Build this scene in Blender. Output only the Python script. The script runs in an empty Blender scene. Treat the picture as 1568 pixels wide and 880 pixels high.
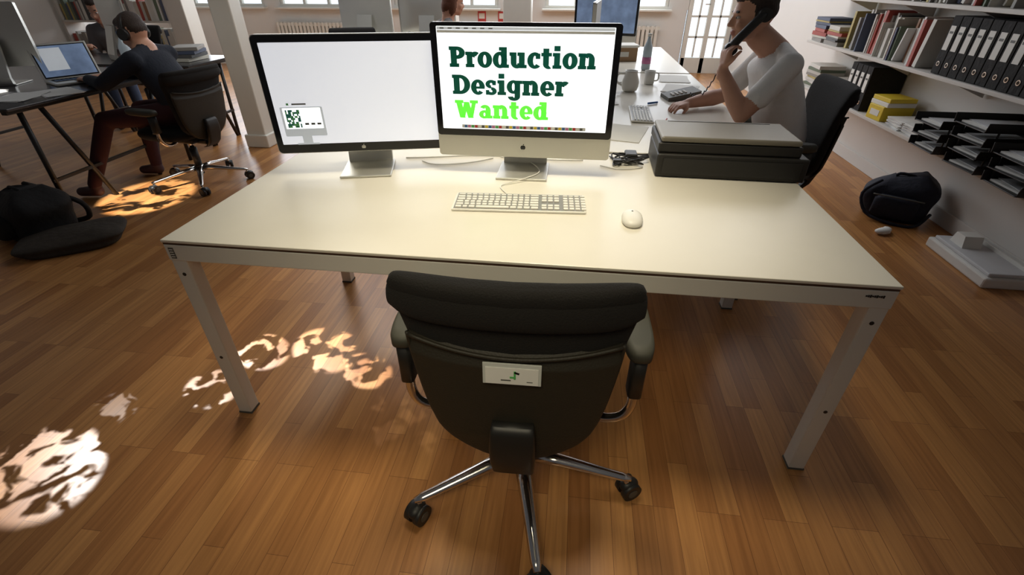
import bpy,bmesh,math,random
import numpy as np
from mathutils import Vector,Matrix,Euler
random.seed(7)
D=bpy.data;SC=bpy.context.scene;COL=SC.collection
V=Vector
# ------------------------------------------------------------ materials
def mat(name,col,rough=.5,metal=0,emis=0,noise=.06,scale=12,bump=0,coat=0,stretch=(1,1,1),col2=None):
    m=D.materials.new(name);m.use_nodes=True;nt=m.node_tree;b=nt.nodes["Principled BSDF"]
    tc=nt.nodes.new("ShaderNodeTexCoord");mp=nt.nodes.new("ShaderNodeMapping");mp.inputs["Scale"].default_value=stretch
    nz=nt.nodes.new("ShaderNodeTexNoise");nz.inputs["Scale"].default_value=scale;nz.inputs["Detail"].default_value=4
    nt.links.new(tc.outputs["Object"],mp.inputs[0]);nt.links.new(mp.outputs[0],nz.inputs["Vector"])
    mx=nt.nodes.new("ShaderNodeMix");mx.data_type='RGBA'
    c=col;c2=col2 or tuple(max(0,x*(1-noise*2)) for x in c)
    mx.inputs[6].default_value=(*c,1);mx.inputs[7].default_value=(*c2,1)
    nt.links.new(nz.outputs["Fac"],mx.inputs[0])
    nt.links.new(mx.outputs[2],b.inputs["Base Color"])
    b.inputs["Roughness"].default_value=rough;b.inputs["Metallic"].default_value=metal
    if coat:b.inputs["Coat Weight"].default_value=coat
    if emis:
        nt.links.new(mx.outputs[2],b.inputs["Emission Color"]);b.inputs["Emission Strength"].default_value=emis
    if bump:
        bp=nt.nodes.new("ShaderNodeBump");bp.inputs["Strength"].default_value=bump;bp.inputs["Distance"].default_value=.01
        nt.links.new(nz.outputs["Fac"],bp.inputs["Height"]);nt.links.new(bp.outputs[0],b.inputs["Normal"])
    return m
def wood_floor():
    m=D.materials.new("plank_floor");m.use_nodes=True;nt=m.node_tree;b=nt.nodes["Principled BSDF"];L=nt.links.new
    tc=nt.nodes.new("ShaderNodeTexCoord")
    mp=nt.nodes.new("ShaderNodeMapping");mp.inputs["Rotation"].default_value=(0,0,math.radians(90))
    L(tc.outputs["Object"],mp.inputs[0])
    br=nt.nodes.new("ShaderNodeTexBrick");br.offset=.37;br.offset_frequency=3;br.squash=1
    br.inputs["Scale"].default_value=1;br.inputs["Brick Width"].default_value=.46;br.inputs["Row Height"].default_value=.066
    br.inputs["Mortar Size"].default_value=.0007;br.inputs["Mortar Smooth"].default_value=.1;br.inputs["Bias"].default_value=-.1
    br.inputs["Color1"].default_value=(.57,.275,.092,1);br.inputs["Color2"].default_value=(.36,.148,.045,1);br.inputs["Mortar"].default_value=(.20,.08,.027,1)
    L(mp.outputs[0],br.inputs["Vector"])
    mp2=nt.nodes.new("ShaderNodeMapping");mp2.inputs["Scale"].default_value=(38,1.6,1);L(tc.outputs["Object"],mp2.inputs[0])
    nz=nt.nodes.new("ShaderNodeTexNoise");nz.inputs["Scale"].default_value=2;nz.inputs["Detail"].default_value=8;nz.inputs["Distortion"].default_value=.4
    L(mp2.outputs[0],nz.inputs["Vector"])
    cr=nt.nodes.new("ShaderNodeValToRGB");cr.color_ramp.elements[0].position=.3;cr.color_ramp.elements[0].color=(.76,.72,.68,1)
    cr.color_ramp.elements[1].position=.7;cr.color_ramp.elements[1].color=(1.08,1.08,1.06,1);L(nz.outputs["Fac"],cr.inputs[0])
    mx=nt.nodes.new("ShaderNodeMix");mx.data_type='RGBA';mx.blend_type='MULTIPLY';mx.inputs[0].default_value=1
    L(br.outputs["Color"],mx.inputs[6]);L(cr.outputs[0],mx.inputs[7]);L(mx.outputs[2],b.inputs["Base Color"])
    b.inputs["Roughness"].default_value=.31
    bp=nt.nodes.new("ShaderNodeBump");bp.inputs["Strength"].default_value=.08;bp.inputs["Distance"].default_value=.002
    L(nz.outputs["Fac"],bp.inputs["Height"]);L(bp.outputs[0],b.inputs["Normal"])
    return m
M={}
def mk(k,*a,**w):M[k]=mat(k,*a,**w)
mk("desk_white",(.74,.70,.60),.30,noise=.02);mk("steel_white",(.72,.70,.63),.4,noise=.03)
mk("desk_edge",(.07,.035,.02),.5);mk("black_fabric",(.010,.008,.006),.95,noise=.25,scale=300,bump=.4)
mk("shell_black",(.030,.025,.015),.6,noise=.2,scale=260,bump=.15);mk("black_plastic",(.018,.017,.015),.45)
mk("grey_plastic",(.10,.10,.085),.55);mk("arm_grey",(.060,.058,.042),.6);mk("chrome",(.75,.72,.68),.18,1,noise=.02);mk("alu",(.60,.59,.54),.38,.7,noise=.02)
mk("bezel",(.006,.006,.007),.12);mk("screen_white",(.93,.97,1.0),.3,emis=1.0,noise=0)
mk("screen_grey",(.70,.72,.78),.25,emis=.78,noise=.06,scale=2);mk("screen_line",(.50,.53,.56),.4,emis=.5)
mk("txt_dark",(.0,.045,.015),.4,emis=.5,noise=.3,scale=6,col2=(0,.08,.06));mk("txt_green",(.12,.75,.05),.4,emis=.9,noise=.1)
mk("key_white",(.78,.76,.70),.4,noise=.02);mk("kb_alu",(.27,.27,.26),.45,.2)
mk("paper",(.78,.77,.72),.8,noise=.04);mk("wall_white",(.72,.70,.66),.85,noise=.03,scale=3)
mk("card_green",(.1,.45,.12),.6);mk("clear_plastic",(.6,.62,.58),.15)
mk("skin",(.62,.33,.22),.5,noise=.08,scale=20);mk("lips",(.42,.16,.12),.5);mk("eye_white",(.6,.58,.55),.2);mk("eye_dark",(.03,.02,.015),.1)
mk("hair_dark",(.040,.022,.014),.7,noise=.3,scale=120,bump=.6);mk("hair_red",(.20,.07,.03),.65,noise=.3,scale=120,bump=.6)
mk("tshirt",(.84,.83,.80),.85,noise=.05,scale=14,bump=.5);mk("jeans",(.04,.06,.11),.9,noise=.15,scale=60)
mk("navy",(.010,.014,.026),.9,noise=.2,scale=60,bump=.3);mk("maroon",(.045,.009,.012),.9,noise=.15,scale=60)
mk("grey_cloth",(.16,.15,.15),.9);mk("shoe",(.06,.02,.02),.6)
mk("shelf_white",(.60,.57,.52),.6,noise=.03);mk("bag_navy",(.010,.013,.03),.8,noise=.3,scale=30,bump=.5)
mk("bag_black",(.012,.011,.010),.85,noise=.3,scale=30,bump=.5);mk("bag_brown",(.05,.035,.02),.85,noise=.3,scale=25,bump=.5)
mk("yellow",(.75,.55,.03),.5);mk("red",(.5,.04,.03),.5);mk("blue",(.05,.15,.4),.5);mk("glass_day",(.82,.91,1.0),.2,emis=1.2,noise=.12,scale=2)
mk("cardboard",(.35,.22,.12),.8);mk("pink",(.6,.2,.4),.5);mk("bottle",(.55,.65,.72),.12);mk("printer_grey",(.20,.18,.14),.38,noise=.03)
mk("printer_dark",(.016,.014,.011),.5);mk("desk_black",(.035,.035,.038),.25);mk("screen_blue",(.25,.35,.55),.3,emis=.4,noise=.4,scale=9)
mk("fog_white",(.66,.67,.68),.6)
BOOKC=[]
for i,c in enumerate([(.6,.58,.5),(.40,.07,.05),(.1,.1,.1),(.65,.63,.58),(.08,.10,.16),(.45,.36,.12),(.3,.28,.25),(.72,.71,.68),(.13,.17,.11),(.30,.15,.08),(.55,.53,.48),(.68,.66,.6),(.05,.05,.05),(.2,.19,.17)]):
    mk("book%d"%i,c,.6);BOOKC.append("book%d"%i)
# ------------------------------------------------------------ builder
class B:
    def __init__(s,name,loc=(0,0,0),rz=0):
        s.name=name;s.bm=bmesh.new();s.mats=[];s.loc=loc;s.rz=rz
    def mi(s,k):
        if k not in s.mats:s.mats.append(k)
        return s.mats.index(k)
    def add(s,t,k,smooth=False):
        i=s.mi(k)
        for f in t.faces:f.material_index=i;f.smooth=smooth
        me=D.meshes.new("tmp");t.to_mesh(me);t.free();s.bm.from_mesh(me);D.meshes.remove(me)
    def box(s,c,d,k,bev=0,rot=(0,0,0),seg=2,smooth=False):
        t=bmesh.new();bmesh.ops.create_cube(t,size=1)
        bmesh.ops.scale(t,vec=d,verts=t.verts)
        if bev:bmesh.ops.bevel(t,geom=t.edges[:],offset=bev,segments=seg,affect='EDGES',profile=.5)
        bmesh.ops.transform(t,matrix=Matrix.Translation(c)@Euler([math.radians(a) for a in rot]).to_matrix().to_4x4(),verts=t.verts)
        s.add(t,k,smooth);return s
    def cyl(s,p0,p1,r,k,r1=None,n=20):
        p0=V(p0);p1=V(p1);d=p1-p0;t=bmesh.new()
        bmesh.ops.create_cone(t,cap_ends=True,segments=n,radius1=r,radius2=r if r1 is None else r1,depth=d.length)
        bmesh.ops.transform(t,matrix=Matrix.Translation((p0+p1)/2)@d.to_track_quat('Z','Y').to_matrix().to_4x4(),verts=t.verts)
        i=s.mi(k)
        for f in t.faces:f.material_index=i;f.smooth=len(f.verts)==4
        me=D.meshes.new("tmp");t.to_mesh(me);t.free();s.bm.from_mesh(me);D.meshes.remove(me);return s
    def ell(s,c,r,k,rot=(0,0,0),u=20,v=12):
        t=bmesh.new();bmesh.ops.create_uvsphere(t,u_segments=u,v_segments=v,radius=1)
        bmesh.ops.transform(t,matrix=Matrix.Translation(c)@Euler([math.radians(a) for a in rot]).to_matrix().to_4x4()@Matrix.Diagonal((*r,1)),verts=t.verts)
        s.add(t,k,True);return s
    def loft(s,rings,k,smooth=True,closed=False):
        t=bmesh.new();R=[[t.verts.new(p) for p in r] for r in rings];n=len(R[0])
        for a in range(len(R)-1):
            for i in range(n):
                t.faces.new((R[a][i],R[a][(i+1)%n],R[a+1][(i+1)%n],R[a+1][i]))
        if closed:
            for i in range(n):t.faces.new((R[-1][i],R[-1][(i+1)%n],R[0][(i+1)%n],R[0][i]))
        else:
            t.faces.new(R[0][::-1]);t.faces.new(R[-1])
        bmesh.ops.recalc_face_normals(t,faces=t.faces)
        s.add(t,k,smooth);return s
    def tube(s,pts,r,k,n=8,sub=4):
        P=[V(p) for p in pts]
        if sub>1 and len(P)>2:
            Q=[]
            for i in range(len(P)-1):
                a=P[max(i-1,0)];b=P[i];c=P[i+1];d=P[min(i+2,len(P)-1)]
                for j in range(sub):
                    t=j/sub
                    Q.append(.5*((2*b)+(c-a)*t+(2*a-5*b+4*c-d)*t*t+(3*b-a-3*c+d)*t**3))
            Q.append(P[-1]);P=Q
        rings=[];nrm=None
        for i,p in enumerate(P):
            d=(P[min(i+1,len(P)-1)]-P[max(i-1,0)]).normalized()
            if nrm is None:
                nrm=d.cross(V((0,0,1)))
                if nrm.length<.01:nrm=d.cross(V((1,0,0)))
            nrm=(nrm-d*nrm.dot(d)).normalized();bn=d.cross(nrm)
            rings.append([p+nrm*math.cos(6.2832*j/n)*r+bn*math.sin(6.2832*j/n)*r for j in range(n)])
        return s.loft(rings,k)
    def rrect(s,cx,cz,w,h,r,y0,y1,k,n=6):
        pts=[]
        for qx,qz,a0 in((1,1,0),(-1,1,90),(-1,-1,180),(1,-1,270)):
            for j in range(n+1):
                a=math.radians(a0+90*j/n);pts.append((cx+qx*(w/2-r)+r*math.cos(a),cz+qz*(h/2-r)+r*math.sin(a)))
        return s.loft([[(x,y0,z) for x,z in pts],[(x,y1,z) for x,z in pts]],k,False)
    def ext(s,pts,vec,k,smooth=False):
        return s.loft([[V(p) for p in pts],[V(p)+V(vec) for p in pts]],k,smooth)
    def finish(s):
        me=D.meshes.new(s.name);s.bm.to_mesh(me);s.bm.free()
        for k in s.mats:me.materials.append(M[k])
        o=D.objects.new(s.name,me);o.location=s.loc;o.rotation_euler=(0,0,math.radians(s.rz));COL.objects.link(o);return o
# ------------------------------------------------------------ room
M["floor"]=wood_floor()
XW=2.48;YB=9.2;XL=-7.6
b=B("floor");b.box(((XW+XL)/2,3.6,-.05),(XW-XL+.2,11.4,.1),"floor");b.finish()
b=B("wall_right");b.box((XW+.06,3.6,1.4),(.12,11.2,2.8),"wall_white");b.finish()
b=B("baseboard_right");b.box((XW-.008,3.6,.05),(.016,11.2,.1),"wall_white",.004);b.finish()
b=B("wall_left");b.box((XL-.06,3.6,1.4),(.12,11.2,2.8),"wall_white");b.finish()
b=B("wall_back")
b.box((-2.95,YB+.06,.47),(9.3,.12,.94),"wall_white")
b.box(((XW+XL)/2,YB+.06,2.55),(XW-XL,.12,.5),"wall_white")
wins=[(-7.4,-5.6),(-5.3,-3.5),(-3.2,-1.4),(-.6,1.4)]
ed=[XL]+[v for w in wins for v in w]+[1.72]
for i in range(0,len(ed),2):
    b.box(((ed[i]+ed[i+1])/2,YB+.06,1.62),(ed[i+1]-ed[i],.12,1.36),"wall_white")
b.finish()
for n,(a,c) in enumerate(wins):
    b=B("window_%d"%(n+1));w=c-a
    b.box(((a+c)/2,YB+.08,1.62),(w,.01,1.36),"glass_day")
    for x in [a+.03,c-.03]+[a+w*j/4 for j in(1,2,3)]:b.box((x,YB+.04,1.62),(.05,.07,1.36),"steel_white",.005)
    for z in (.965,1.6,2.27):b.box(((a+c)/2,YB+.035,z),(w,.07,.05),"steel_white",.005)
    b.box(((a+c)/2,YB-.06,.93),(w+.1,.16,.03),"steel_white",.006);b.finish()
b=B("door_1")
b.box((2.08,YB+.07,1.15),(.72,.01,2.3),"glass_day")
for x in(1.76,2.08,2.42):b.box((x,YB+.03,1.15),(.07,.08,2.3),"steel_white",.005)
for x in(1.92,2.25):b.box((x,YB+.03,1.25),(.025,.06,2.0),"steel_white")
b.box((2.08,YB+.03,.12),(.7,.08,.24),"steel_white",.005)
for z in(.55,.85,1.15,1.45,1.75,2.05,2.29):b.box((2.08,YB+.03,z),(.7,.06,.03),"steel_white")
b.cyl((2.05,YB-.02,1.02),(1.97,YB-.02,1.02),.01,"chrome");b.finish()
def radiator(x0,x1,y,z0=.18,z1=.72):
    b=B("radiator");n=int((x1-x0)/.07)
    for i in range(n):b.box((x0+.035+i*.07,y,(z0+z1)/2),(.05,.08,z1-z0),"steel_white",.015)
    b.box(((x0+x1)/2,y,z0+.03),(x1-x0,.05,.04),"steel_white");b.box(((x0+x1)/2,y,z1-.04),(x1-x0,.05,.04),"steel_white")
    for x in(x0+.1,x1-.1):b.cyl((x,y,0),(x,y,z0+.02),.012,"steel_white")
    b.finish()
radiator(-5.4,-3.9,YB-.1);radiator(.3,1.3,YB-.1);radiator(-3,-1.7,YB-.1)
def column(x,y,w,d,h=2.8):
    b=B("column");b.box((x,y,h/2),(w,d,h),"steel_white",.01);b.box((x,y,.06),(w+.04,d+.04,.12),"steel_white",.01);b.finish()
column(-3.02,4.36,.19,.16);column(-.72,6.25,.32,.2);column(-5.2,6.6,.25,.25);column(-1.75,7.2,.2,.2)
b=B("fire_sign")
for x in(-1.68,-1.33):b.box((x,YB-.006,.80),(.14,.01,.2),"red");b.box((x,YB-.013,.83),(.10,.006,.08),"paper")
b.finish()
# ------------------------------------------------------------ white desks
def white_desk(x0,x1,y0,y1,h=.74,text=False):
    b=B("office_desk");cx=(x0+x1)/2;cy=(y0+y1)/2;w=x1-x0;d=y1-y0
    b.box((cx,cy,h-.0045),(w,d,.009),"desk_white",.002)
    b.box((cx,cy,h-.0125),(w-.006,d-.006,.007),"desk_edge")
    a=.055;zt=h-.016
    for y in(y0+.022,y1-.022):b.box((cx,y,zt-a/2),(w-.004,.04,a),"steel_white",.003)
    for x in(x0+.022,x1-.022):b.box((x,cy,zt-a/2),(.04,d-.085,a-.001),"steel_white")
    for x in(x0+.028,x1-.028):
        for y in(y0+.03,y1-.03):
            b.box((x,y,(zt-a)/2+.006),(.05,.05,zt-a-.0),"steel_white",.004)
            b.box((x,y,.004),(.052,.052,.008),"grey_plastic")
            sy=-1 if y<cy else 1
            for z in(.28,.62):b.cyl((x,y+sy*.024,z),(x,y+sy*.0262,z),.006,"black_plastic",n=12)
    b.box((cx,cy,h-.05),(w-.1,.05,.035),"steel_white",.003)
    if text:
        for i in range(9):b.box((x1-.075+i*.0052,y0+.0015,zt-.018),(.0038,.002,.004+.002*(i%3)),"black_plastic")
        b.box((x0+.022,y0+.0015,zt-.028),(.016,.002,.036),"grey_plastic")
        for i in range(4):b.box((x0+.022,y0+.0004,zt-.016-i*.008),(.012,.001,.003),"paper")
    return b.finish()
white_desk(-1.19,.85,1.11,2.10,text=True)
white_desk(-.12,.90,2.13,4.25)
white_desk(-.12,.90,4.29,6.0)
# ------------------------------------------------------------ office chair
def sring(w,t,z,y,cv,e=.55,n=40,tz=0):
    pts=[]
    for j in range(n):
        a=6.28318*j/n;c=math.cos(a);s_=math.sin(a)
        x=w*math.copysign(abs(c)**e,c);yy=t*math.copysign(abs(s_)**e,s_)
        pts.append((x,y+yy+cv*x*x,z))
    return pts
def lerpk(keys,z):
    for (a,va),(c,vc) in zip(keys,keys[1:]):
        if a<=z<=c:
            t=(z-a)/(c-a);return va+(vc-va)*t
    return keys[0][1] if z<keys[0][0] else keys[-1][1]
def office_chair(x,y,rz,label=False,star=0,zs=1):
    b=B("office_chair",(x,y,0),rz)
    for i in range(5):
        a=math.radians(star+72*i);dx,dy=math.cos(a),math.sin(a);px,py=-dy,dx
        rings=[]
        for t,w,h,z in((.03,.028,.022,.125),(.12,.022,.018,.118),(.25,.017,.013,.098),(.325,.015,.011,.088),(.35,.010,.008,.085)):
            rings.append([(dx*t+px*w*math.cos(q*.7854),dy*t+py*w*math.cos(q*.7854),z+h*math.sin(q*.7854)) for q in range(8)])
        b.loft(rings,"chrome")
        cx,cy=dx*.337,dy*.337
        b.cyl((cx,cy,.05),(cx,cy,.085),.009,"chrome",n=10)
        ca=a+.6;ax,ay=-math.sin(ca),math.cos(ca)
        ox,oy=cx+math.cos(ca)*.012,cy+math.sin(ca)*.012
        for sgn in(-1,1):
            p0=(ox+ax*sgn*.006,oy+ay*sgn*.006,.032);p1=(ox+ax*sgn*.027,oy+ay*sgn*.027,.032)
            b.cyl(p0,p1,.032,"black_plastic",n=24)
            b.cyl(p1,(ox+ax*sgn*.0285,oy+ay*sgn*.0285,.032),.016,"grey_plastic",n=16)
        b.cyl((ox-ax*.02,oy-ay*.02,.03),(ox+ax*.02,oy+ay*.02,.03),.010,"chrome",n=12)
        b.ell((ox,oy,.048),(.032,.024,.022),"black_plastic",rot=(0,0,math.degrees(ca)))
    b.cyl((0,0,.095),(0,0,.15),.036,"chrome",r1=.03);b.cyl((0,0,.075),(0,0,.1),.022,"black_plastic")
    b.cyl((0,0,.15),(0,0,.30),.027,"black_plastic");b.cyl((0,0,.3),(0,0,.38),.016,"chrome")
    b.box((0,0,.385),(.2,.26,.05),"black_plastic",.015)
    rings=[]
    for z,s_ in((.405,.80),(.41,.92),(.43,.99),(.45,1.0),(.468,.97),(.476,.88),(.478,.6)):
        rings.append([(X*s_,Yv*s_+.06,z) for X,Yv,_ in sring(.24,.235,0,0,0,.6)])
    b.loft(rings,"black_fabric")
    def yb(z):return lerpk([(.38,-.185),(.5,-.215),(.62,-.225),(.75,-.235),(.85,-.25),(.95,-.285)],z)
    wk=[(.44,.10),(.46,.145),(.50,.18),(.56,.198),(.66,.212),(.78,.228),(.84,.240),(.90,.246),(.93,.238)]
    rings=[sring(.06,.006,.435,yb(.44),.55)]
    z=.44
    while z<.895:
        rings.append(sring(lerpk(wk,z),min(.032,.012+(z-.44)*.3),z,yb(z),.55));z+=.02
    for z,k,t in((.900,1,.034),(.912,.99,.033),(.922,.97,.028),(.929,.94,.02),(.932,.90,.010)):
        rings.append(sring(.244*k,t,z,yb(z),.55))
    b.loft(rings,"black_fabric")
    N=24;rings=[]
    for i in range(N+1):
        u=-1+2*i/N;X=u*.244;r=.040*(1-abs(u)**8*.5)
        rings.append([(X,yb(.88)-.012+.55*X*X+r*.85*math.cos(a),.878+r*1.2*math.sin(a)) for a in[6.28318*j/16 for j in range(16)]])
    b.loft(rings,"black_fabric")
    sk=[(.40,.05),(.415,.085),(.44,.12),(.47,.15),(.52,.178),(.58,.194),(.66,.206),(.74,.215),(.79,.217)]
    rings=[];z=.40
    while z<=.7901:
        e=.034-(.010 if z>.76 else 0)
        rings.append([(X,Y_,Z-(.0 if z<.7 else (.030*(z-.7)/.09*(1-(X/.217)**2)))) for X,Y_,Z in sring(lerpk(sk,z),.010,z,yb(z)-e,.50,.35,48)])
        z+=.0130
    b.loft(rings,"shell_black")
    rim=[]
    for i in range(25):
        u=-1+2*i/24;X=.213*u;rim.append((X,yb(.78)-.040+.5*X*X,.792-.030*(1-u*u)))
    b.tube(rim,.0045,"shell_black",8,sub=1)
    for q in(-1,1):
        rim=[(q*lerpk(sk,zz),yb(zz)-.030+.5*lerpk(sk,zz)**2,zz) for zz in(.79,.74,.68,.6,.54,.5,.47,.44,.42)]
        b.tube(rim,.0045,"shell_black",8)
    rings=[]
    for z,w,yo in((.565,.046,-.046),(.545,.050,-.056),(.50,.052,-.064),(.44,.053,-.068),(.38,.050,-.062),(.345,.048,-.03),(.335,.047,.0)):
        rings.append(sring(w,.016,z,yb(z)+yo,0,.3,24))
    b.loft(rings,"black_plastic")
    b.box((0,-.10,.37),(.075,.2,.04),"black_plastic",.012)
    for sx in(-1,1):
        b.tube([(sx*.10,.0,.39),(sx*.20,-.06,.385),(sx*.262,-.085,.41),(sx*.290,-.085,.455),(sx*.290,-.085,.52)],.013,"chrome",10)
        rr=[]
        for zz,k in((.50,.8),(.51,1),(.58,1),(.635,1)):
            rr.append([(px_*k+sx*.290,py_*k,pz_) for px_,py_,pz_ in sring(.018,.030,zz,-.085,0,.5,20)])
        b.loft(rr,"black_plastic")
        rr=[]
        for zz,k in((.632,.85),(.640,1),(.662,1),(.671,.93),(.674,.75)):
            rr.append([(px_*k+sx*.286,py_*k-.0,pz_) for px_,py_,pz_ in sring(.036,.130,zz,0,0,.6,32)])
        b.loft(rr,"arm_grey")
    if label:
        yy=yb(.70)-.052
        b.box((.0,yy,.727),(.118,.004,.052),"clear_plastic",.001,rot=(-4,0,0))
        b.box((.0,yy-.003,.724),(.106,.002,.040),"paper",rot=(-4,0,0))
        b.box((.006,yy-.0046,.728),(.004,.001,.020),"card_green",rot=(-4,0,12));b.box((.002,yy-.0046,.722),(.012,.001,.004),"card_green",rot=(-4,0,0))
        b.box((.01,yy-.0046,.734),(.010,.001,.004),"bezel",rot=(-4,20,0))
        b.box((-.012,yy-.0046,.714),(.02,.001,.003),"grey_plastic",rot=(-4,0,0));b.box((.036,yy-.0046,.712),(.012,.001,.002),"grey_plastic",rot=(-4,0,0))
    o=b.finish();o.scale.z=zs;return o
office_chair(-.095,.975,1.5,True,star=210)
office_chair(1.13,2.9,88,star=20)
office_chair(-2.94,3.36,80,star=10,zs=.92)
office_chair(-1.37,5.15,-60)
office_chair(-2.35,5.3,200)
office_chair(-4.95,5.3,180)
# ------------------------------------------------------------ glyphs
def glyphs():
    R=lambda *a:('R',)+a
    A=lambda *a:('A',)+a
    L=lambda *a:('L',)+a
    return {
    'P':(.78,[R(.07,0,.37,1),R(0,0,.47,.18),R(0,.82,.38,1),A(.40,.7,.38,.3,-90,90,.29,.18),R(.3,.82,.41,1),R(.3,.4,.41,.58)]),
    'r':(.57,[R(.06,0,.34,.76),R(0,0,.43,.17),R(0,.59,.2,.76),A(.48,.43,.30,.34,52,160,.27,.22)]),
    'o':(.73,[A(.36,.38,.36,.40,0,360,.28,.17)]),
    'd':(.80,[A(.35,.38,.35,.40,0,360,.28,.17),R(.41,0,.69,1),R(.31,.83,.5,1),R(.5,0,.79,.17)]),
    'u':(.84,[R(.06,.25,.34,.76),R(0,.59,.2,.76),R(.45,0,.73,.76),R(.38,.59,.5,.76),R(.55,0,.83,.17),A(.36,.28,.30,.30,180,345,.28,.19)]),
    'c':(.65,[A(.36,.38,.36,.40,48,318,.28,.17),R(.40,.46,.62,.72)]),
    't':(.53,[R(.09,.2,.37,.96),R(0,.59,.50,.76),A(.36,.23,.27,.25,180,300,.28,.18)]),
    'i':(.45,[R(.07,0,.35,.76),R(0,0,.43,.17),R(0,.59,.2,.76),R(.06,.84,.35,1.09)]),
    'n':(.86,[R(.06,0,.34,.76),R(0,0,.40,.17),R(0,.59,.2,.76),R(.49,0,.77,.45),R(.43,0,.84,.17),A(.47,.44,.30,.34,0,150,.28,.20)]),
    'D':(.92,[R(.07,0,.37,1),R(0,0,.41,.18),R(0,.82,.41,1),A(.39,.5,.51,.5,-90,90,.30,.18)]),
    'e':(.71,[A(.35,.38,.35,.40,0,318,.27,.165),R(.12,.30,.69,.42)]),
    's':(.59,[A(.29,.55,.28,.22,20,270,.22,.155),A(.29,.19,.28,.21,-160,90,.22,.155),R(.35,.5,.53,.73),R(.02,.0,.19,.25)]),
    'g':(.76,[A(.33,.43,.33,.35,0,360,.26,.15),R(.39,-.08,.67,.76),R(.5,.59,.77,.76),A(.36,-.05,.31,.24,185,360,.27,.17)]),
    'W':(1.26,[L(.21,.93,.39,0,.30),L(.39,0,.61,.9,.22),L(.61,.9,.83,0,.30),L(.83,0,1.03,.93,.22),R(0,.83,.46,1),R(.8,.83,1.24,1),R(.28,0,.50,.1),R(.72,0,.94,.1)]),
    'a':(.73,[A(.29,.225,.29,.24,0,360,.24,.14),R(.36,0,.63,.48),A(.33,.46,.30,.31,0,150,.27,.17),R(.45,0,.72,.17)])}
GL=glyphs()
def word(b,txt,x,z,s,y,k,gap=.012,vs=.9):
    t=bmesh.new()
    def poly(p):t.faces.new([t.verts.new((x+a*s,y,z+c*s*vs)) for a,c in p])
    for ch in txt:
        w,st=GL[ch]
        for e in st:
            if e[0]=='R':poly([(e[1],e[2]),(e[3],e[2]),(e[3],e[4]),(e[1],e[4])])
            elif e[0]=='L':
                x0,y0,x1,y1,ww=e[1:];poly([(x0-ww/2,y0),(x1-ww/2,y1),(x1+ww/2,y1),(x0+ww/2,y0)])
            else:
                cx,cy,rx,ry,a0,a1,ts,tt=e[1:];n=max(4,int((a1-a0)/10))
                for i in range(n):
                    p=[]
                    for a,q in((a0+(a1-a0)*i/n,0),(a0+(a1-a0)*(i+1)/n,0),(a0+(a1-a0)*(i+1)/n,1),(a0+(a1-a0)*i/n,1)):
                        a=math.radians(a);p.append((cx+(rx-ts*q)*math.cos(a),cy+(ry-tt*q)*math.sin(a)))
                    poly(p)
        x+=(w+gap)*s
    b.add(t,k)
# ------------------------------------------------------------ monitors
def stand(b):
    w=.0975
    b.box((0,.025,.004),(w*2,.20,.008),"alu",.003)
    b.ext([(-w*.9,p[0]+.02,p[1]) for p in [(.085,.006),(.112,.012),(.115,.05),(.05,.28),(.03,.28),(.095,.05),(.085,.014)]],(w*1.8,0,0),"alu")
def fruit(b,x,y,z,s,k):
    b.ell((x-.0035*s,y,z),(.006*s,.0008,.0075*s),k);b.ell((x+.0035*s,y,z),(.006*s,.0008,.0075*s),k)
    b.ell((x+.0015*s,y,z+.0105*s),(.0015*s,.0008,.0035*s),k,rot=(0,30,0))
def all_in_one(x,y,z,rz,ad=True):
    b=B("desktop_computer",(x,y,z),rz);stand(b)
    b.rrect(0,.295,.65,.455,.012,-.004,.010,"alu")
    rings=[]
    for yy,k in((.010,1),(.02,.93),(.035,.75),(.045,.5)):
        rings.append([(px_*k,yy,.295+(pz_)*k) for px_,pz_,_ in[(p[0],p[1],0) for p in sring(.323,.226,0,0,0,.25,48)]])
    b.loft(rings,"alu")
    b.rrect(0,.334,.65,.377,.012,-.0065,-.004,"bezel")
    b.rrect(0,.340,.605,.34,.002,-.0072,-.0066,"screen_white" if ad else "screen_blue",2)
    fruit(b,0,-.0045,.105,1.0,"bezel")
    X0=-.3025;Y=-.0078
    if ad:
        b.box((0,Y,.504),(.60,.0006,.009),"screen_line");b.box((0,Y,.494),(.60,.0006,.008),"fog_white")
        for i in range(7):b.box((X0+.02+i*.028,Y-.0006,.504),(.014,.0004,.003),"grey_plastic")
        s=.0725
        word(b,"Production",X0+.040,.383,s,Y-.0004,"txt_dark")
        word(b,"Designer",X0+.045,.293,s,Y-.0004,"txt_dark")
        word(b,"Wanted",X0+.050,.210,s*.96,Y-.0004,"txt_green")
        cs=["blue","red","yellow","card_green","grey_plastic","pink","paper"]
        b.box((0,Y,.180),(.46,.0005,.012),"fog_white")
        for i in range(34):b.box((-.215+i*.013,Y-.0006,.180),(.010,.0006,.009),cs[(i*5)%7])
    return b.finish()
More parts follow.
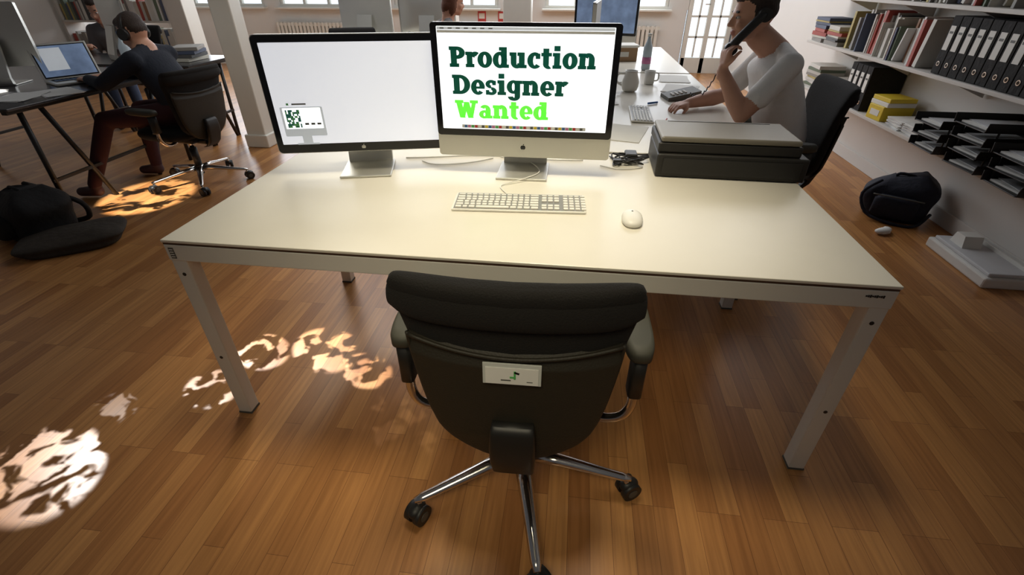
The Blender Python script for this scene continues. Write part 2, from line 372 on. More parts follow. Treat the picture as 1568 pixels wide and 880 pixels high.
def display(x,y,z,rz,name="computer_monitor",pic=True):
    b=B(name,(x,y,z),rz);stand(b)
    b.rrect(0,.285,.635,.405,.016,-.004,.014,"alu")
    b.rrect(0,.285,.625,.395,.014,.014,.026,"alu")
    b.rrect(0,.285,.630,.400,.015,-.0065,-.004,"bezel")
    b.rrect(0,.290,.587,.345,.002,-.0074,-.0066,"screen_grey",2)
    fruit(b,0,-.007,.100,.8,"alu")
    Y=-.0080
    if pic:
        b.rrect(-.200,.200,.150,.105,.004,Y-.0004,Y,"screen_line",3);b.rrect(-.200,.212,.134,.074,.002,Y-.0010,Y-.0005,"screen_white",2)
        b.box((-.200,Y,.135),(.035,.0006,.03),"screen_line");b.box((-.200,Y,.119),(.08,.0006,.006),"screen_line")
        for i in range(10):
            for j in range(9):
                r_=random.random()
                if r_<.62:b.box((-.256+i*.005,Y-.0016,.183+j*.007),(.0050,.0004,.0068),"txt_dark" if r_<.4 else "card_green")
        for i in range(3):b.box((-.190+i*.022,Y-.0016,.192),(.014,.0004,.007),"grey_plastic")
        b.box((-.205,Y,.262),(.05,.0006,.005),"grey_plastic");b.box((-.245,Y,.262),(.008,.0006,.007),"card_green")
    return b.finish()
DT=.7405
all_in_one(-.185,1.80,DT,0.5)
display(-.80,1.755,DT,14)
# ------------------------------------------------------------ keyboard / mouse
def keyboard(x,y,z,rz,w=.43,d=.125,name="keyboard"):
    b=B(name,(x,y,z),rz)
    b.box((0,0,.006),(w,d,.008),"key_white",.003,rot=(2,0,0))
    rows=6
    for r in range(rows):
        yy=-d/2+.012+r*(d-.02)/rows+.004;zz=.0125+ (yy)*.035
        dd=(d-.02)/rows-.0055 if r<5 else .008
        segs=[1.2,1,1.2,5.6,1.2,1,1.2,1.4] if r==0 else [1.5-.1*(r%3)]+[1]*11+[1.6]
        xx=-w/2+.010
        tot=sum(segs);f=(w*.63)/tot
        for s_ in segs:
            b.box((xx+s_*f/2,yy,zz),(s_*f-.0045,dd,.006),"key_white",.001,seg=1);xx+=s_*f
        bx=-w/2+.010+w*.65
        if r!=2:
            for q in range(3):b.box((bx+.008+q*w*.047,yy,zz),(w*.047-.0045,dd,.006),"key_white",.001,seg=1)
        bx+=w*.165
        for q in range(4):b.box((bx+.006+q*w*.044,yy,zz),(w*.044-.0045,dd,.006),"key_white",.001,seg=1)
    b.box((.0,0,.0097),(w-.014,d-.012,.002),"kb_alu",rot=(2,0,0))
    return b.finish()
keyboard(-.165,1.50,DT,3.5,.445,.135)
b=B("computer_mouse",(.205,1.415,DT),-2)
rings=[]
for z,k in((0,.88),(.004,.97),(.009,1),(.015,.93),(.020,.78),(.023,.5),(.024,.2)):
    rings.append([(X*k,Y_*k,z) for X,Y_,_ in sring(.033,.058,0,0,0,.8,32)])
b.loft(rings,"key_white");b.ell((0,.025,.023),(.003,.004,.002),"grey_plastic");b.finish()
b=B("keyboard_cable");z=DT+.003
b.tube([(-.22,1.585,z),(-.25,1.66,z),(-.17,1.72,z+.008),(-.12,1.80,z+.008),(-.15,1.88,z+.012),(-.2,1.95,z),(-.3,1.99,z)],.0022,"key_white",6);b.finish()
b=B("monitor_cable")
b.tube([(-.70,1.93,z),(-.60,1.95,z),(-.45,1.99,z),(-.3,2.0,z),(-.1,1.98,z),(.05,1.99,z)],.003,"key_white",6)
b.tube([(-.62,1.90,z),(-.55,1.86,z),(-.42,1.90,z),(-.33,1.97,z)],.0025,"key_white",6);b.finish()
b=B("power_cables")
for i in range(5):
    pts=[(.16+random.random()*.06,2.06-random.random()*.03,z)]
    for j in range(5):pts.append((.17+random.random()*.13,1.93+random.random()*.13,z+.002+random.random()*.02))
    pts.append((.32,2.0+.01*i,z+.02));b.tube(pts,.003,"black_plastic",6)
b.box((.25,2.04,z+.012),(.05,.07,.03),"black_plastic",.006);b.box((.19,1.965,z+.008),(.035,.03,.02),"black_plastic",.004)
b.tube([(.12,1.93,z),(.18,1.90,z),(.24,1.905,z),(.29,1.93,z)],.0025,"key_white",6)
b.finish()
# ------------------------------------------------------------ scanner
b=B("flatbed_scanner",(.60,1.965,DT),-1)
b.box((0,0,.045),(.545,.27,.088),"printer_dark",.008,seg=3)
b.box((0,-.137,.045),(.50,.004,.06),"black_plastic",.002)
b.box((-.015,.01,.108),(.515,.26,.040),"printer_dark",.008,seg=3)
b.box((-.015,.012,.1395),(.50,.262,.020),"printer_grey",.008,seg=3)
b.box((-.015,.12,.1498),(.40,.004,.002),"printer_dark");b.box((.245,-.04,.10),(.012,.05,.012),"grey_plastic",.002)
for sx in(-.22,.22):b.box((sx,0,.001),(.03,.2,.002),"black_plastic")
b.finish()
# ------------------------------------------------------------ small things on far desk
keyboard(.37,2.83,DT,88,.36,.12)
b=B("milk_jug",(.36,3.50,DT))
prof=[(.0,.035),(.008,.048),(.03,.056),(.06,.058),(.09,.048),(.115,.040),(.13,.043),(.13,.037),(.10,.035),(.02,.04)]
b.loft([[(r*math.cos(.3142*j),r*math.sin(.3142*j),h) for j in range(20)] for h,r in prof],"key_white")
b.tube([(-.04,0,.11),(-.085,0,.105),(-.09,0,.06),(-.05,0,.035)],.007,"key_white");b.finish()
b=B("coffee_mug",(.52,3.78,DT))
b.loft([[(r*math.cos(.3142*j),r*math.sin(.3142*j),h) for j in range(20)] for h,r in((0,.03),(.004,.035),(.09,.038),(.09,.034),(.01,.03))],"paper")
b.tube([(.036,0,.075),(.06,0,.07),(.06,0,.03),(.036,0,.022)],.005,"paper");b.finish()
b=B("water_bottle",(.56,4.40,DT))
b.loft([[(r*math.cos(.3927*j),r*math.sin(.3927*j),h) for j in range(16)] for h,r in((0,.03),(.01,.036),(.17,.036),(.21,.02),(.235,.013),(.25,.013))],"bottle")
b.cyl((0,0,.25),(0,0,.27),.016,"paper");b.cyl((0,0,.05),(0,0,.10),.037,"pink");b.finish()
b=B("paper_stack")
for (x,y,r,n) in((.66,2.47,10,3),(.72,3.62,-20,2),(.14,3.2,5,2),(.25,2.45,-15,1),(.3,3.95,12,3),(.72,4.0,-8,2)):
    for i in range(n):b.box((x+random.uniform(-.01,.01),y,DT+.001+i*.002),(.21,.297,.0018),"paper",rot=(0,0,r+i*5))
b.finish()
b=B("desk_telephone",(.66,3.30,DT),-80)
b.ext([(-.08,-.1,0),(-.08,.1,0),(-.08,.1,.06),(-.08,-.1,.02)],(.16,0,0),"grey_plastic")
for i in range(3):
    for j in range(4):b.box((.0+i*.022,-.06+j*.025,.032+j*.005),(.014,.014,.008),"key_white",.002)
b.finish()
b=B("marker_pen");b.cyl((.44,3.10,DT+.007),(.50,3.14,DT+.007),.006,"blue");b.cyl((.47,2.64,DT+.005),(.5,2.74,DT+.005),.004,"red");b.finish()
display(.12,4.6,DT,-95,pic=False)
b=B("storage_box",(.40,4.95,DT),8);b.box((0,0,.06),(.24,.2,.12),"cardboard",.004);b.box((0,0,.125),(.26,.22,.02),"paper",.004);b.box((0,-.101,.06),(.08,.002,.04),"paper");b.finish()
white_desk(-3.0,-1.35,5.7,6.5)
all_in_one(-1.75,6.1,DT,185,False)
display(-2.5,6.15,DT,178,pic=False)
all_in_one(.25,5.6,DT,-15,False)
# ------------------------------------------------------------ people
def unit(v):v=V(v);return v.normalized()
class Body:
    def __init__(s,name,vox=.008,sm=4):s.n=name;s.parts=[];s.vox=vox;s.sm=sm;s.extra=B(name+"_tmp")
    def c(s,p0,p1,r0,r1,k):s.parts.append(('c',V(p0),V(p1),r0,r1,k))
    def e(s,c,r,k,ax=None):
        if ax is None:ax=(V((1,0,0)),V((0,1,0)),V((0,0,1)))
        s.parts.append(('e',V(c),ax,r,k))
    def hand(s,w,d,n,side,k="skin",curl=25,sc=1):
        d=unit(d);n=V(n);n=(n-d*n.dot(d)).normalized();t=d.cross(n)*side
        w=V(w)
        kn=[]
        for i,(off,ln) in enumerate(((.032,.068),(.011,.076),(-.011,.070),(-.032,.056))):
            p=w+d*(.088-abs(off-.01)*.25)*sc+t*off*sc;kn.append((p,ln))
            s.c(w+t*off*.45*sc+d*.01*sc,p,.016*sc,.0125*sc,k)
        for i,(p,ln) in enumerate(kn):
            a=math.radians(curl+i*4);q=p;ang=a;r=.0088*sc if i<3 else .0078*sc
            for j,f in enumerate((.45,.32,.23)):
                dd=d*math.cos(ang)+n*math.sin(ang)+t*(.14-.09*i)*(1 if j==0 else .5);dd.normalize()
                q2=q+dd*ln*sc*f;s.c(q,q2,r,r*.92,k);q=q2;r*=.92;ang+=a*.9+.12
        b0=w+d*.022*sc+t*.022*sc;d1=unit(d*.65+t*.75+n*.35);q=b0+d1*.038*sc;s.c(b0,q,.015*sc,.011*sc,k)
        d2=unit(d*.9+t*.25+n*.5);q2=q+d2*.028*sc;s.c(q,q2,.0105*sc,.0095*sc,k);q3=q2+unit(d2+n*.3)*.022*sc;s.c(q2,q3,.0095*sc,.008*sc,k)
    def head(s,c,f,u,hair="hair_dark",long=False,sc=1):
        f=unit(f);u=V(u);u=(u-f*u.dot(f)).normalized();l=u.cross(f);c=V(c)
        P=lambda a,b_,d_:c+f*a*sc+l*b_*sc+u*d_*sc
        ax=(f,l,u)
        E=lambda p,r,k:s.e(P(*p),tuple(x*sc for x in r),k,ax)
        E((-.005,0,.025),(.095,.074,.095),"skin");E((.035,0,-.03),(.058,.060,.078),"skin");E((.062,0,-.085),(.028,.030,.026),"skin")
        E((.0,0,-.045),(.06,.058,.062),"skin")
        E((.078,0,.022),(.018,.045,.012),"skin")
        for q in(-1,1):
            E((.068,q*.036,-.028),(.024,.022,.022),"skin")
            E((.03,q*.045,-.075),(.035,.016,.022),"skin")
            E((.0,q*.076,-.012),(.018,.010,.031),"skin")
            E((.087,q*.031,.026),(.008,.019,.0045),hair)
        s.c(P(.088,0,.012),P(.110,0,-.026),.008*sc,.0115*sc,"skin")
        for q in(-1,1):E((.098,q*.011,-.031),(.010,.008,.008),"skin")
        E((.090,0,-.056),(.012,.024,.006),"lips");E((.088,0,-.066),(.012,.020,.006),"lips")
        if long:
            E((-.022,0,.046),(.093,.081,.082),hair);E((-.045,0,.005),(.064,.076,.066),hair);E((.035,0,.092),(.055,.060,.030),hair)
            E((-.055,0,-.04),(.055,.078,.09),hair)
            for q in(-1,1):E((-.005,q*.074,-.03),(.035,.018,.085),hair);E((.012,q*.068,.032),(.022,.010,.034),hair)
        else:
            # short crop: high sides, clean nape
            E((-.018,0,.058),(.090,.077,.072),hair);E((-.052,0,.020),(.054,.070,.052),hair);E((.035,0,.088),(.058,.058,.034),hair)
            for q in(-1,1):E((-.004,q*.070,.030),(.026,.008,.034),hair);E((.012,q*.073,.008),(.009,.005,.022),hair)
        for q in(-1,1):
            s.extra.ell(P(.080,q*.031,.004),(.011*sc,.011*sc,.007*sc),"eye_white",u=12,v=8)
            s.extra.ell(P(.088,q*.031,.004),(.0052*sc,.0052*sc,.0052*sc),"eye_dark",u=10,v=6)
    def build(s):
        t=bmesh.new()
        def sph(c,r):bmesh.ops.create_icosphere(t,subdivisions=3,radius=r,matrix=Matrix.Translation(c))
        for p in s.parts:
            if p[0]=='c':
                _,a,c,r0,r1,k=p;sph(a,r0);sph(c,r1);d=c-a
                if d.length>1e-4:
                    bmesh.ops.create_cone(t,cap_ends=True,segments=24,radius1=r0,radius2=r1,depth=d.length,matrix=Matrix.Translation((a+c)/2)@d.to_track_quat('Z','Y').to_matrix().to_4x4())
            else:
                _,c,ax,r,k=p;R=Matrix((ax[0],ax[1],ax[2])).transposed().to_4x4()
                bmesh.ops.create_icosphere(t,subdivisions=4,radius=1,matrix=Matrix.Translation(c)@R@Matrix.Diagonal((*r,1)))
        me=D.meshes.new("t");t.to_mesh(me);t.free();o=D.objects.new("t",me);COL.objects.link(o)
        m=o.modifiers.new("r","REMESH");m.mode='VOXEL';m.voxel_size=s.vox;m.use_smooth_shade=True
        m=o.modifiers.new("s","SMOOTH");m.factor=.5;m.iterations=s.sm
        dg=bpy.context.evaluated_depsgraph_get();me2=D.meshes.new_from_object(o.evaluated_get(dg));D.objects.remove(o)
        n=len(me2.polygons);C=np.empty(n*3);me2.polygons.foreach_get("center",C);C=C.reshape(-1,3)
        keys=[];best=np.full(n,1e9);idx=np.zeros(n,int)
        for p in s.parts:
            k=p[-1]
            if k not in keys:keys.append(k)
            if p[0]=='c':
                a=np.array(p[1]);d=np.array(p[2])-a;L2=max(d@d,1e-9);tt=np.clip((C-a)@d/L2,0,1)
                dist=np.linalg.norm(C-a-tt[:,None]*d,axis=1)-(p[3]+(p[4]-p[3])*tt)
            else:
                R=np.array([list(x) for x in p[2]]);q=(C-np.array(p[1]))@R.T/np.array(p[3]);nr=np.linalg.norm(q,axis=1)
                g=np.linalg.norm(q/np.array(p[3]),axis=1);dist=nr*(nr-1)/np.maximum(g,1e-6)
            w=dist<best;best[w]=dist[w];idx[w]=keys.index(k)
        me2.materials.clear()
        for k in keys:me2.materials.append(M[k])
        me2.polygons.foreach_set("material_index",idx.astype(np.int32));me2.polygons.foreach_set("use_smooth",np.ones(n,bool))
        me2.update();ob=D.objects.new(s.n,me2);COL.objects.link(ob)
        s.extra.name="eyes";e=s.extra.finish();e.parent=ob
        return ob
def seated(name,ox,oy,ang,top,legs,hair,sf=.12,sz=1.02,hf=.28,hz=1.24,hdir=(1,0,-.1),larm=None,rarm=None,lcurl=20,rcurl=20,short=True,
           knees=((.42,.10),(.42,-.10)),feet=((.42,.10),(.42,-.10)),long=False,vox=.009,ln=(0,0,-1),rn=(0,0,-1),ldir=None,rdir=None,bw=1,hs=1):
    a=math.radians(ang);F=V((math.cos(a),math.sin(a),0));L=V((-math.sin(a),math.cos(a),0));O=V((ox,oy,0))
    W=lambda f,l,z:O+F*f+L*l+V((0,0,z))
    ax=(F,L,V((0,0,1)))
    s=Body(name,vox)
    s.e(W(.0,0,.565),(.135,.17*bw,.115),legs,ax)
    for i in range(13):
        t=i/12;z=.64+(sz-.06-.64)*t
        s.e(W(sf*t**1.1*.95+.01,0,z),((.122-.006*t)*bw if t<.8 else .112*bw,(.158+.024*t)*bw,.10-.02*t),top,ax)
    s.e(W(sf,0,sz-.03),(.092,.170*bw,.075),top,ax)
    nb=W(sf+.01,0,sz+.02);ht=W(hf-.05,0,hz-.09)
    s.c(nb,ht,.062*bw,.060*hs,"skin")
    for q in(1,-1):s.c(W(sf+.0,q*.05,sz+.035),W(sf,q*.165*bw,sz-.005),.042,.055,top)
    hd=V(hdir);hdw=F*hd.x+L*hd.y+V((0,0,hd.z))
    s.head(W(hf,0,hz),hdw,(0,0,1),hair,long,hs)
    for q,arm,cu,nn,dr in((1,larm,lcurl,ln,ldir),(-1,rarm,rcurl,rn,rdir)):
        if not arm:arm=((sf+.02,q*.23,sz-.25),(sf+.25,q*.15,.78))
        sh=W(sf,q*.175*bw,sz-.01);el=W(*arm[0]);wr=W(*arm[1])
        if short:
            mid=sh.lerp(el,.55);s.c(sh,mid,.060,.060,top);s.c(mid,sh.lerp(el,.62),.060,.061,top);s.c(sh.lerp(el,.5),el,.050,.041,"skin")
            s.c(el,el.lerp(wr,.3),.041,.046,"skin");s.c(el.lerp(wr,.3),wr,.046,.028,"skin")
        else:
            s.c(sh,el,.062,.048,top);s.c(el,wr.lerp(el,.06),.048,.036,top)
        d=(wr-el) if dr is None else (F*dr[0]+L*dr[1]+V((0,0,dr[2])))
        n_=F*nn[0]+L*nn[1]+V((0,0,nn[2]))
        s.c(wr-unit(d)*.02,wr+unit(d)*.02,.027,.024,"skin")
        tdir=unit(d).cross(n_)
        sd=1 if tdir.dot(-L*q)>0 else -1
        if abs(nn[2])<=.5:sd=1 if tdir.dot(L*q)>0 else -1
        s.hand(wr+unit(d)*.01,d,n_,sd,curl=cu)
    for (kf,kl),(ff,fl),q in((knees[0],feet[0],1),(knees[1],feet[1],-1)):
        hip=W(.03,q*.09,.545);kn=W(kf,kl,.525);an=W(ff,fl,.10)
        s.c(hip,kn,.088,.060,legs);s.c(kn,an.lerp(kn,.55),.058,.054,legs);s.c(an.lerp(kn,.55),an,.054,.042,legs)
        s.c(an+V((0,0,-.05)),an+F*.13+V((0,0,-.062)),.042,.034,"shoe");s.c(an,an+V((0,0,-.05)),.036,.042,"shoe")
    return s,W
s,W=seated("man_on_phone",1.17,2.90,180,"tshirt","jeans","hair_dark",sf=.13,sz=1.035,hf=.30,hz=1.225,hdir=(1,.05,-.12),
  larm=((.315,.23,.79),(.430,.140,.985)),rarm=((.30,-.22,.80),(.515,-.09,.778)),lcurl=44,rcurl=22,ln=(-1,-.25,.0),ldir=(.0,-.05,1),vox=.0062,bw=1.10,hs=1.06)
man=s.build()
hb=B("telephone_handset")
pe=W(.285,.112,1.235);pm=W(.408,.108,1.085)
dv=(pm-pe).normalized()
hb.tube([pe+V((-.004,-.008,0)),pe.lerp(pm,.2)+V((-.010,-.022,.006)),pe.lerp(pm,.8)+V((-.010,-.022,.006)),pm+V((0,-.008,0))],.021,"black_plastic",12)
hb.cyl(pe+V((0,.014,0)),pe+V((0,-.026,0)),.031,"black_plastic");hb.cyl(pm+V((0,.012,0)),pm+V((0,-.026,0)),.030,"black_plastic")
pc=[pm+dv*.02]
tgt=V((.70,3.22,.79))
for i in range(1,60):
    t=i/60;p=pm.lerp(tgt,t);p.z-=.10*math.sin(math.pi*t)
    p+=V((0,math.cos(i*1.3),math.sin(i*1.3)))*.006;pc.append(p)
hb.tube(pc,.0032,"black_plastic",6,sub=2);hb.finish()
s,W=seated("man_with_headphones",-2.91,3.40,184,"navy","maroon","hair_dark",sf=.12,sz=.92,hf=.18,hz=1.06,hdir=(1,-.15,-.40),
  larm=((.34,.26,.77),(.56,.12,.775)),rarm=((.36,-.24,.775),(.56,-.06,.775)),short=False,
  knees=((.46,.24),(.46,-.12)),feet=((.62,.40),(.50,-.1)),vox=.010,bw=1.05)
ob=s.build()
hp=B("headphones");c=W(.18,0,1.07)
hp.tube([c+V((0,.088*math.cos(a),.118*math.sin(a))) for a in[math.pi*i/10 for i in range(11)]],.009,"black_plastic",8,sub=1)
for q in(-1,1):hp.cyl(c+V((0,q*.078,-.01)),c+V((0,q*.105,-.01)),.038,"black_plastic")
hp.finish()
s,W=seated("woman_at_desk",-4.94,5.22,-70,"grey_cloth","jeans","hair_dark",hf=.24,hz=1.11,sz=.93,hdir=(1,-.2,-.35),long=True,short=False,vox=.011);s.build()
s,W=seated("red_haired_woman",-1.40,5.12,35,"grey_cloth","jeans","hair_red",hf=.20,hz=1.19,sz=.98,hdir=(1,-.3,-.2),long=True,short=False,vox=.011);s.build()
# ------------------------------------------------------------ left desks
def trestle_desk(x0,x1,y0,y1):
    b=B("trestle_desk");b.box(((x0+x1)/2,(y0+y1)/2,.732),(x1-x0,y1-y0,.016),"desk_black",.003)
    for xx in(x0+.25,x1-.10):
        for yy,dy in((y0+.14,.0),(y0+.14,.42),(y1-.14,-.0),(y1-.14,-.42)):
            b.tube([(xx,yy+(.0 if dy==0 else dy*.3),.722),(xx-.02,yy+(-.0 if dy==0 else dy*.9),.0)],.016,"black_plastic",8,sub=1)
        b.box((xx,(y0+y1)/2,.705),(.04,y1-y0-.1,.03),"black_plastic",.004);b.box((xx-.01,(y0+y1)/2,.25),(.02,y1-y0-.25,.02),"black_plastic")
    b.finish()
trestle_desk(-5.2,-3.30,2.50,3.98)
trestle_desk(-4.9,-3.36,4.12,4.80)
def laptop(x,y,z,rz):
    b=B("laptop",(x,y,z),rz);b.box((0,0,.009),(.36,.25,.016),"alu",.004)
    b.box((0,.03,.0178),(.30,.11,.002),"black_plastic");b.box((0,-.075,.0178),(.1,.06,.001),"grey_plastic")
    for i in range(12):
        for j in range(5):b.box((-.137+i*.025,-.012+j*.021,.020),(.021,.017,.003),"bezel")
    h=.24;a=math.radians(18);dy,dz=math.sin(a),math.cos(a)
    b.box((0,.125+dy*h/2,.015+dz*h/2),(.36,.009,h),"alu",.003,rot=(-18,0,0))
    b.box((0,.125+dy*h/2-.0055,.015+dz*h/2),(.335,.002,h-.02),"bezel",rot=(-18,0,0));b.box((0,.125+dy*h/2-.0072,.017+dz*h/2),(.32,.001,h-.035),"screen_blue",rot=(-18,0,0))
    b.box((-.06,.125+dy*h/2-.0082,.03+dz*h/2),(.13,.001,h-.09),"screen_line",rot=(-18,0,0))
    b.finish()
laptop(-3.65,3.36,.7405,62)
b=B("computer_monitor",(-4.10,3.24,.7405),200);stand(b);b.rrect(0,.31,.52,.40,.012,-.006,.022,"alu");b.rrect(0,.31,.51,.39,.012,-.009,-.006,"bezel");b.rrect(0,.31,.47,.34,.002,-.0098,-.009,"screen_grey",2);fruit(b,0,.023,.36,3,"grey_plastic");b.finish()
b=B("water_bottle",(-3.60,3.80,.7405))
b.loft([[(r*math.cos(.3927*j),r*math.sin(.3927*j),h) for j in range(16)] for h,r in((0,.035),(.01,.042),(.18,.042),(.22,.025),(.25,.013),(.27,.013))],"bottle");b.cyl((0,0,.27),(0,0,.29),.016,"blue");b.finish()
b=B("paper_stack")
for (x,y,r,n) in((-3.55,2.80,10,3),(-3.95,2.85,-20,4),(-4.3,2.75,30,5),(-3.45,2.98,60,2)):
    for i in range(n):b.box((x,y,.7412+i*.002),(.21,.297,.0018),"paper",rot=(0,0,r+i*5))
b.finish()
b=B("book_pile",(-3.6,4.45,.7405));
for i in range(4):b.box((.01*i,0,.016+i*.03),(.22,.28,.028),BOOKC[i*2],.002,rot=(0,0,8*i))
b.finish()
all_in_one(-4.2,4.45,.7405,150,False)
b=B("bookcase",(-6.6,7.2,0),0)
for x in(-.9,0,.9):b.box((x,0,.9),(.03,.32,1.8),"shelf_white")
for z_ in(.05,.45,.85,1.25,1.65):
    b.box((0,0,z_),(1.8,.32,.025),"shelf_white");x=-.86
    while x<.84 and z_<1.6:
        w=random.uniform(.02,.06);h=random.uniform(.2,.31)
        if abs(x+w/2)>.05:b.box((x+w/2,-.02,z_+.013+h/2),(w*.92,.22,h),random.choice(BOOKC))
        x+=w
b.finish()
# ------------------------------------------------------------ bags
def softbag(name,x,y,rz,sx,sy,sz,k,extra=True,straps=True):
    b=B(name,(x,y,0),rz);rings=[];N=14
    for i in range(N+1):
        t=i/N;kk=(1-(abs(2*t-.8)**3.0)*.36)if t<.97 else .45
        rings.append([(X*kk*(1+.07*math.sin(7*t+5*X/sx))+.05*sx*t,Y_*kk*(1+.09*math.sin(5*t+7*Y_/sy))+.06*sy*t,t*sz*(1-.10*math.cos(X/sx*5+1))+(.02*sz*math.sin(9*X/sx+7*Y_/sy))*t) for X,Y_,_ in sring(sx/2,sy/2,0,0,0,.5,40)])
    b.loft(rings,k)
    if extra:
        b.loft([[(X*.62*q,-sy*.45+Y_*.35*q,sz*.12+sz*.5*t) for X,Y_,_ in sring(sx/2,sy/2,0,0,0,.5,24)] for t,q in((0,.8),(.1,1),(.8,1),(1,.75))],k)
        b.tube([(-sx*.35,-sy*.56,sz*.62),(0,-sy*.62,sz*.64),(sx*.35,-sy*.56,sz*.62)],.004,"grey_plastic",6)
        b.tube([(-sx*.15,0,sz*.90),(-sx*.1,0,sz*1.03),(sx*.1,0,sz*1.02),(sx*.18,0,sz*.92)],.010,k)
        if straps:
            for q in(-1,1):b.tube([(q*sx*.3,sy*.3,sz*.9),(q*sx*.45,sy*.55,sz*.6),(q*sx*.4,sy*.6,sz*.2),(q*sx*.3,sy*.45,.03)],.016,k)
        else:
            b.tube([(-sx*.3,-sy*.3,sz*.9),(-sx*.5,-sy*.45,sz*.55),(-sx*.35,-sy*.62,sz*.15),(0,-sy*.70,.012),(sx*.35,-sy*.62,.015),(sx*.5,-sy*.3,sz*.3)],.010,k)
    return b.finish()
softbag("backpack",-3.46,2.42,-20,.58,.36,.27,"bag_black")
softbag("floor_cushion",-3.03,2.26,35,.54,.38,.085,"bag_brown",False)
softbag("shoulder_bag",2.23,3.36,-30,.40,.28,.28,"bag_navy",straps=False)
b=B("white_tray",(2.33,2.66,0),0)
b.box((0,0,.03),(.24,.50,.06),"paper",.01);b.box((0,0,.07),(.20,.46,.02),"fog_white",.006);b.box((.10,0,.085),(.01,.44,.03),"paper",.002);b.ext([(-.06,.06,.08),(-.06,.17,.08),(-.05,.16,.14),(-.05,.09,.14)],(.10,0,0),"paper");b.finish()
b=B("crumpled_paper",(2.03,3.04,0),20);b.ell((0,0,.018),(.06,.035,.02),"paper",u=7,v=5);b.ell((.05,.02,.015),(.03,.03,.017),"paper",u=6,v=4);b.finish()
# ------------------------------------------------------------ shelves
def shelf(z,y0,y1,d=.28):
    b=B("shelf_board");b.box((XW-d/2-.001,(y0+y1)/2,z-.011),(d,y1-y0,.022),"shelf_white",.002)
    y=y0+.3
    while y<y1:
        b.ext([(XW-.014,y-.008,z-.022),(XW-d+.04,y-.008,z-.022),(XW-.014,y-.008,z-.11)],(0,.016,0),"shelf_white");y+=.8
    b.finish()
for z_ in(.50,.88,1.25):shelf(z_,1.5,5.5)
def books(name,y0,y1,z,hmin=.18,hmax=.30,dmin=.16,lean=.15):
    b=B(name);y=y0
    while y<y1:
        w=random.uniform(.010,.04);h=random.uniform(hmin,hmax);d=random.uniform(dmin,.24)
        r=random.uniform(6,18) if random.random()<lean else 0
        b.box((XW-.02-d/2,y+w/2,z+h/2+(.004 if r else 0)),(d,w*.94,h),random.choice(BOOKC),.001,rot=(r,0,0));y+=w+(h*math.sin(math.radians(r)) if r else .0008)
    return b.finish()
books("book_row",3.75,4.85,.88)
books("book_row",3.2,5.4,1.25)
def pile(y,n,z_,x=2.33):
    b=B("book_pile")
    for i in range(n):
        h=random.uniform(.012,.035);b.box((x,y+random.uniform(-.012,.012),z_+h/2),(.22,.26,h*.95),random.choice(BOOKC),.001,rot=(0,0,random.uniform(-6,6)));z_+=h
    b.finish()
pile(4.82,6,.50);pile(5.2,9,.50);pile(5.05,7,.88);pile(5.34,8,.88)
def binders(y0,n,z):
    b=B("ring_binder_row")
    for i in range(n):
        y=y0+i*.082;b.box((2.345,y,z+.16),(.25,.076,.315),"bag_black",.003)
        b.box((2.2185,y,z+.20),(.003,.045,.13),"paper");b.cyl((2.2195,y,z+.06),(2.217,y,z+.06),.014,"chrome",n=16);b.cyl((2.2172,y,z+.06),(2.216,y,z+.06),.009,"bezel",n=16)
        b.box((2.2165,y,z+.23),(.001,.03,.012),"grey_plastic")
    b.finish()
binders(2.55,13,.88);binders(2.3,8,1.25);binders(4.25,4,.50)
b=B("yellow_box",(2.32,3.98,.50),5);b.box((0,0,.05),(.22,.17,.10),"yellow",.004);b.box((-.111,0,.05),(.002,.1,.04),"paper");b.box((0,0,.115),(.2,.2,.03),"paper",.003);b.box((.0,0,.145),(.19,.2,.028),"yellow",.003);b.finish()
def tray(b,x,y,z,rz=0):
    b.box((x,y,z+.004),(.33,.25,.006),"black_plastic",.002,rot=(0,0,rz))
    b.box((x,y-.125,z+.025),(.33,.006,.05),"black_plastic",.002,rot=(8,0,rz));b.box((x,y+.125,z+.025),(.33,.006,.05),"black_plastic",.002,rot=(-8,0,rz));b.box((x+.16,y,z+.025),(.006,.25,.05),"black_plastic",.002)
    b.box((x,y,z+.012),(.28,.21,.009),"paper",rot=(0,0,rz+3));b.box((x+.01,y,z+.019),(.25,.19,.003),"fog_white",rot=(0,0,rz-5))
b=B("letter_tray")
for (y,n) in((2.55,3),(2.88,4),(3.22,3)):
    for i in range(n):tray(b,2.30-.012*i,y,.50+i*.072,4*math.sin(i*3+y*9))
    for q in(-1,1):
        for p in(-1,1):b.cyl((2.3+p*.13,y+q*.118,.50),(2.3+p*.13,y+q*.118,.50+(n-1)*.072+.01),.005,"black_plastic",n=8)
b.finish()
b=B("paper_stack")
for y in(3.52,3.72):
    for i in range(12):b.box((2.33,y,.503+i*.005),(.21,.19,.0045),"paper" if i%3 else "fog_white",rot=(0,0,random.uniform(-8,8)))
b.finish()
b=B("extension_lead");b.tube([(.25,2.0,.45),(.35,2.05,.38),(.5,2.05,.36),(.62,2.05,.40),(.7,2.05,.5),(.75,2.05,.64)],.004,"black_plastic",6);b.box((.0,1.9,.635),(.3,.08,.05),"paper",.005);b.finish()
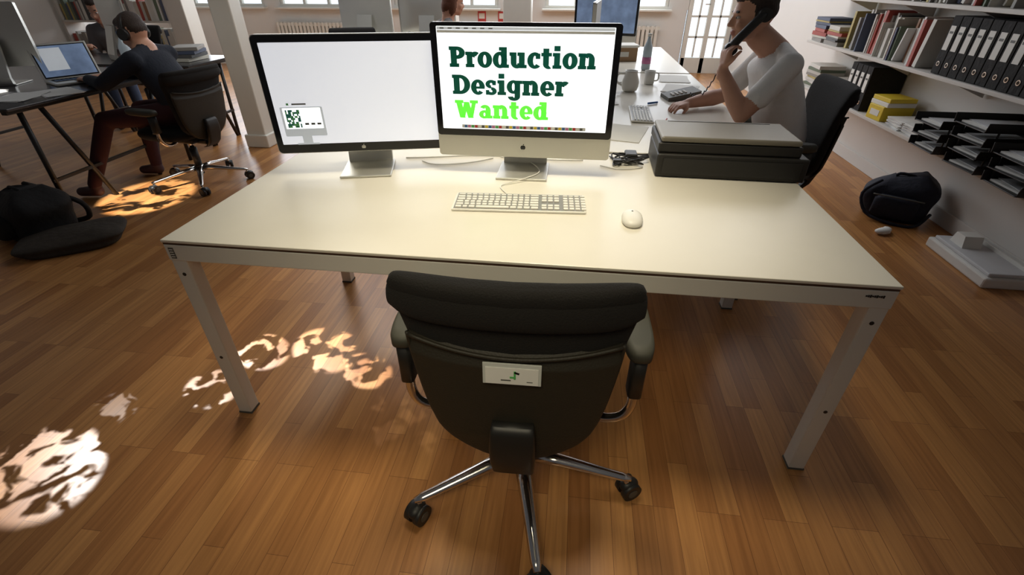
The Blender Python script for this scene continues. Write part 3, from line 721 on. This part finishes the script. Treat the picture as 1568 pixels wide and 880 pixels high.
# ------------------------------------------------------------ lights
def area(n,loc,tgt,sx,sy,e,col):
    l=D.lights.new(n,'AREA');l.shape='RECTANGLE';l.size=sx;l.size_y=sy;l.energy=e;l.color=col
    o=D.objects.new(n,l);o.location=loc;o.rotation_euler=(V(tgt)-V(loc)).to_track_quat('-Z','Y').to_euler();COL.objects.link(o);return o
def spot(n,loc,tgt,r,e,col,blend=.3,rad=.01):
    l=D.lights.new(n,'SPOT');d=(V(tgt)-V(loc));l.spot_size=2*math.atan(r/d.length);l.spot_blend=blend;l.energy=e;l.color=col;l.shadow_soft_size=rad
    o=D.objects.new(n,l);o.location=loc;o.rotation_euler=d.to_track_quat('-Z','Y').to_euler();COL.objects.link(o);return o
spot("vignette_spot",(-.15,1.55,2.9),(-.15,1.55,0),1.85,200,(1,.89,.66),1.0,.35)  # added lamp above the desk; its falloff leaves the corners darker
spot("fill_spot",(-.2,-.7,2.6),(-.25,1.50,.1),1.30,110,(1,.88,.62),1.0,.4)  # added fill from behind the camera for chair and front floor
area("window_light",(-2.5,9.0,1.7),(-2.0,0,.6),9,1.3,200,(.88,.93,1))
area("back_office_light",(-.5,6.0,2.9),(-.5,6.0,0),6,2.4,120,(.97,.97,1))
spot("fill_spot",(-1.9,3.6,2.7),(-.8,1.6,0),1.45,140,(1,.92,.76),1.0,.4)  # added fill from back left, lifts the floor under the desk
spot("fill_spot",(-1.9,2.4,2.8),(-3.2,4.2,.6),1.1,80,(1,.95,.86),1.0,.3)  # added fill to brighten the left desks and column
# dappled sunlight: leaf pattern on the beam itself (gobo)
def dapple(cx,cy,r,src,e,scale,thr,seed):
    o=spot("sun_beam",(cx+src[0],cy+src[1],src[2]),(cx,cy,0),r,e,(1,.97,.93),.35,.004)
    l=o.data;l.use_nodes=True;nt=l.node_tree;em=nt.nodes.get("Emission")
    tc=nt.nodes.new("ShaderNodeTexCoord");mp=nt.nodes.new("ShaderNodeMapping");mp.inputs["Location"].default_value=(seed,seed*1.7,seed*.3);mp.inputs["Scale"].default_value=(1,1.5,1)
    nz=nt.nodes.new("ShaderNodeTexNoise");nz.inputs["Scale"].default_value=scale;nz.inputs["Detail"].default_value=3;nz.inputs["Distortion"].default_value=.6
    mr=nt.nodes.new("ShaderNodeMapRange");mr.inputs["From Min"].default_value=thr;mr.inputs["From Max"].default_value=thr+.05
    nt.links.new(tc.outputs["Normal"],mp.inputs[0]);nt.links.new(mp.outputs[0],nz.inputs["Vector"]);nt.links.new(nz.outputs["Fac"],mr.inputs["Value"]);nt.links.new(mr.outputs[0],em.inputs["Strength"])
SR=(-1.5,1.0,1.9)
dapple(-1.03,1.51,.14,SR,1000,26,.50,1.3);dapple(-1.30,1.46,.11,SR,900,30,.51,5.1);dapple(-.80,1.40,.10,SR,800,28,.50,9.2);dapple(-1.38,1.22,.10,SR,420,34,.52,3.7)
dapple(-1.70,.80,.18,SR,420,22,.48,7.7);dapple(-1.68,1.07,.08,SR,100,34,.5,2.2);dapple(-.58,1.14,.12,(-1.6,.9,1.3),45,34,.53,4.4)
dapple(-3.15,3.00,.34,(.5,-1.0,2.3),900,12,.42,6.1);dapple(-3.95,3.15,.3,(.3,-1.2,2.3),500,14,.48,8.8)
w=D.worlds.new("World");SC.world=w;w.use_nodes=True;w.node_tree.nodes["Background"].inputs[0].default_value=(.95,.94,1,1);w.node_tree.nodes["Background"].inputs[1].default_value=.065
SC.view_settings.view_transform='Standard'
# ------------------------------------------------------------ camera
cd=D.cameras.new("camera");cd.sensor_width=36;cd.lens=727/1568*36;cd.clip_end=60
co=D.objects.new("camera",cd);co.location=(0,0,1.39);co.rotation_euler=(math.radians(90-33.2),0,math.radians(7.2));COL.objects.link(co);SC.camera=co
